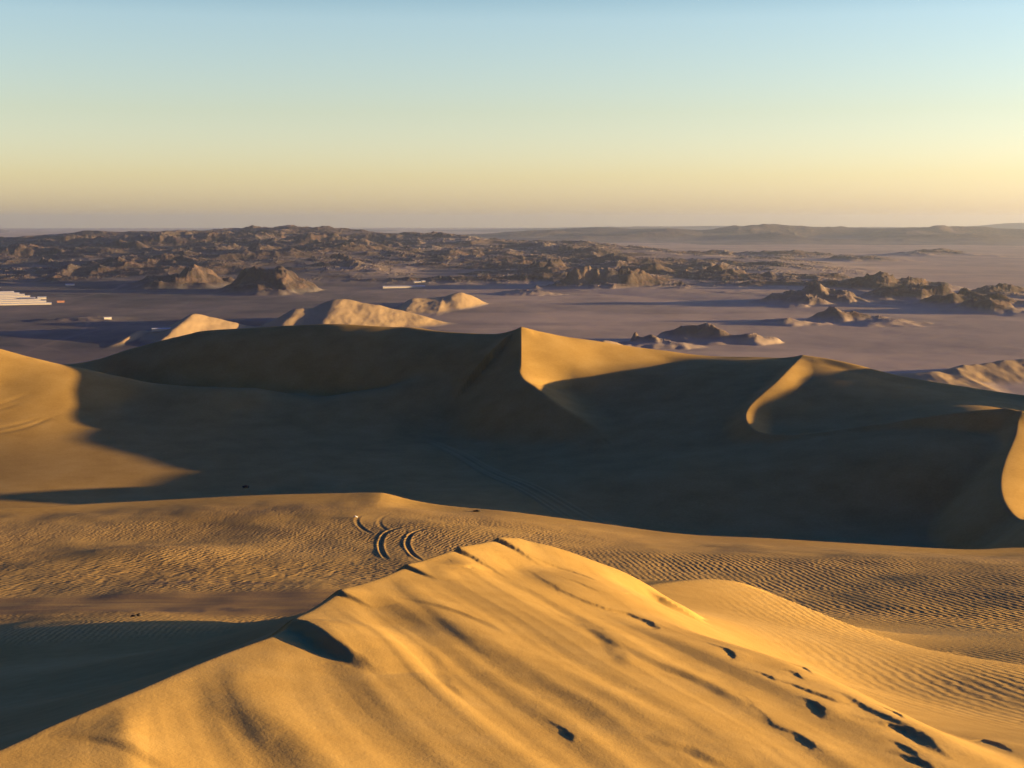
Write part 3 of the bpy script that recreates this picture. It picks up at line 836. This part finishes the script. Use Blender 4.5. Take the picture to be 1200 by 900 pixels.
lump('rock', 288, 571.5, march(288, 571.5, 180, 480), 0.85, 0.6, 0.5, 3, M_STONE, 'small dark rock alone on the shaded slope of the great dune', 'rock')
lump('stone', 163, 722, march(163, 722, 45, 75), 0.10, 0.08, 0.10, 5, M_STONE, 'dark stone on the smooth brown sand strip above the shaded hollow', 'stone')
lump('stone', 157, 722.6, march(157, 722.6, 45, 75), 0.14, 0.08, 0.06, 8, M_STONE, 'low flat dark stone left of another stone on the brown sand strip', 'stone')
lump('stone', 559, 599.5, march(559, 599.5, 70, 104), 0.28, 0.12, 0.10, 9, M_STONE, 'dark stone on the sunlit far crest of the sand flat', 'stone')
ml = march(417, 607, 70, 104); xl = P(417, 607, ml)[0]
sh = []
for k, (dx, dy, dz) in enumerate([(-.13, -.05, .02), (.0, -.09, .10), (.14, -.03, .03), (.10, .09, .06), (-.08, .10, .13)]): sh.append((dx, dy, dz))
vv = sh + [(a, b, c + 0.02) for a, b, c in sh]
ff = [(4, 3, 2, 1, 0), (5, 6, 7, 8, 9)] + [(k, (k + 1) % 5, (k + 1) % 5 + 5, k + 5) for k in range(5)]
lt = mesh_obj('litter', vv, ff, M_LITTER); lt.location = (xl, ml, CZ + ground_near(xl, ml)); tag(lt, 'white scrap of plastic lying on the rippled sand flat above the wheel ruts', 'litter')

# ------------------------------------------------------------------ haze
HAZE_D = 3.5e-5
def haze_box():
    x0, x1, y0, y1, z0, z1 = -30000, 30000, -30000, 30000, -12.0, CZ + 100.0
    me = bpy.data.meshes.new('haze')
    v = [(x, y, z) for z in (z0, z1) for y in (y0, y1) for x in (x0, x1)]
    me.from_pydata(v, [], [(0, 2, 3, 1), (4, 5, 7, 6), (0, 1, 5, 4), (2, 6, 7, 3), (0, 4, 6, 2), (1, 3, 7, 5)])
    m = bpy.data.materials.new('air'); m.use_nodes = True; t = m.node_tree; t.nodes.clear()
    o = t.nodes.new('ShaderNodeOutputMaterial'); pv = t.nodes.new('ShaderNodeVolumePrincipled')
    pv.inputs['Color'].default_value = HAZE_C; pv.inputs['Density'].default_value = HAZE_D; pv.inputs['Anisotropy'].default_value = 0.66
    t.links.new(pv.outputs[0], o.inputs['Volume'])
    me.materials.append(m)
    ob = bpy.data.objects.new('haze', me); C.objects.link(ob); ob['kind'] = 'stuff'
HAZE_C = (0.74, 0.86, 0.95, 1)
haze_box()

# ------------------------------------------------------------------ camera
cam = bpy.data.cameras.new('camera'); co = bpy.data.objects.new('camera', cam); C.objects.link(co)
cam.sensor_width = 36.0; cam.lens = 36.0 * F / 1200.0
cam.clip_start = 0.1; cam.clip_end = 120000.0
co.location = (0, 0, CZ); co.rotation_euler = (math.pi / 2 - PITCH, 0, 0)
bpy.context.scene.camera = co

# ------------------------------------------------------------------ light
sun = bpy.data.lights.new('sun', 'SUN'); so = bpy.data.objects.new('sun', sun); C.objects.link(so)
sun.energy = 5.0; sun.angle = math.radians(0.35); sun.color = (1.0, 0.625, 0.25)
so.rotation_euler = (math.pi / 2 - SUN_EL, 0, -SUN_AZ + math.pi)
so.location = (300, 0, CZ + 80)

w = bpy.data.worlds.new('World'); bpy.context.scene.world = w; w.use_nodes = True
nt = w.node_tree; nt.nodes.clear()
def wn(ty, **kw):
    nd = nt.nodes.new(ty)
    for k, v in kw.items(): setattr(nd, k, v)
    return nd
sky = wn('ShaderNodeTexSky', sky_type='NISHITA', sun_disc=False, sun_elevation=SUN_EL, sun_rotation=SUN_AZ, altitude=400, air_density=1.0, dust_density=1.0, ozone_density=1.0)
bg = wn('ShaderNodeBackground'); bg.inputs['Strength'].default_value = 0.1
wo = wn('ShaderNodeOutputWorld')
# the clear dusk sky is far darker and bluer overhead than the bright band above the horizon
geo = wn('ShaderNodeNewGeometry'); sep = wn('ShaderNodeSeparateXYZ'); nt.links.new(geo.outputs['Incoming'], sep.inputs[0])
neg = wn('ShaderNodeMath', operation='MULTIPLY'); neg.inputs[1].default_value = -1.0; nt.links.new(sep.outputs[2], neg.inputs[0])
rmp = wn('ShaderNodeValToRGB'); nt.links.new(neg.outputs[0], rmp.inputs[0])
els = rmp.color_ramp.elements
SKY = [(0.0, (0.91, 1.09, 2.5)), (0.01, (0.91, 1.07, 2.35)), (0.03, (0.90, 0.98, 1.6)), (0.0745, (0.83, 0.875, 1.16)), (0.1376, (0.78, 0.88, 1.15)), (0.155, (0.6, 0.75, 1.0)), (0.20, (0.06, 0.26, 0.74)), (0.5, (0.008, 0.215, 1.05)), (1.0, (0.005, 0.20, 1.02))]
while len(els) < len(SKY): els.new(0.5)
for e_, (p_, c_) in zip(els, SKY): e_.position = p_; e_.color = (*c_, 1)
mul = wn('ShaderNodeMix', data_type='RGBA', blend_type='MULTIPLY'); mul.inputs[0].default_value = 1.0
nt.links.new(sky.outputs[0], mul.inputs[6]); nt.links.new(rmp.outputs[0], mul.inputs[7])
# and brighter towards the sun's side
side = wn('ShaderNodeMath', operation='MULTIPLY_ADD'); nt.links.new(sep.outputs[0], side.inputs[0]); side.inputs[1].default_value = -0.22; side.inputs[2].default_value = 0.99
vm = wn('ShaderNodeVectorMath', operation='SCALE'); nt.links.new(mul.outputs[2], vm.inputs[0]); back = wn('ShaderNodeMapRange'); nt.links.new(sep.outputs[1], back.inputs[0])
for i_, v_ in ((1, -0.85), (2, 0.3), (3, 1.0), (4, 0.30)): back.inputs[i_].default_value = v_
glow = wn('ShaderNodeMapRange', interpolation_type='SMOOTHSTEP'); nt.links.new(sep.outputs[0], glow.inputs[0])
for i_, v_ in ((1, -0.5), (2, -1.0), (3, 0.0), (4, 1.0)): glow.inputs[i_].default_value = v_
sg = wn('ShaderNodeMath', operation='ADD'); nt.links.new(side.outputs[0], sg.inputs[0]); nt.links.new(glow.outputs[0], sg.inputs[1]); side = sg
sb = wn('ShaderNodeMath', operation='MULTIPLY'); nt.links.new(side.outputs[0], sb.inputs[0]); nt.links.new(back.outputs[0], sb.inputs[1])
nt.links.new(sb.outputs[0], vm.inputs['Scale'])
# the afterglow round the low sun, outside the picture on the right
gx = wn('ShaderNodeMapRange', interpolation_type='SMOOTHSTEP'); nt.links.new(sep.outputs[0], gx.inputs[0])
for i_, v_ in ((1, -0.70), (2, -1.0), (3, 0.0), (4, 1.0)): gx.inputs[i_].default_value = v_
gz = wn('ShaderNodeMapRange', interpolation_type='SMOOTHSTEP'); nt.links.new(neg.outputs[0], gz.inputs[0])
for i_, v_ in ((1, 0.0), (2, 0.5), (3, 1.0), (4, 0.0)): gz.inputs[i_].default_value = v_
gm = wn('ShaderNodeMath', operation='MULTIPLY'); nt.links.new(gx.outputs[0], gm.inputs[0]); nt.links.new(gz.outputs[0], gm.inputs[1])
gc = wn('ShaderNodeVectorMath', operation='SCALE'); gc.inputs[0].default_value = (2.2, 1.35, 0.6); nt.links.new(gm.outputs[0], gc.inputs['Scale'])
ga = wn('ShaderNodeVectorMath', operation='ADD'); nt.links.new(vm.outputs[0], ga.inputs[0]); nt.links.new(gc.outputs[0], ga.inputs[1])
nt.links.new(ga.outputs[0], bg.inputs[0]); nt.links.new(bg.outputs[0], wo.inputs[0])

# ------------------------------------------------------------------ render settings
sc = bpy.context.scene
sc.render.engine = 'CYCLES'
sc.cycles.use_denoising = True
sc.cycles.use_adaptive_sampling = True; sc.cycles.adaptive_threshold = 0.015
sc.cycles.max_bounces = 5; sc.cycles.diffuse_bounces = 3; sc.cycles.volume_bounces = 1
sc.view_settings.view_transform = 'Standard'; sc.view_settings.look = 'None'; sc.view_settings.gamma = 1.0
sc.view_settings.exposure = 1.8
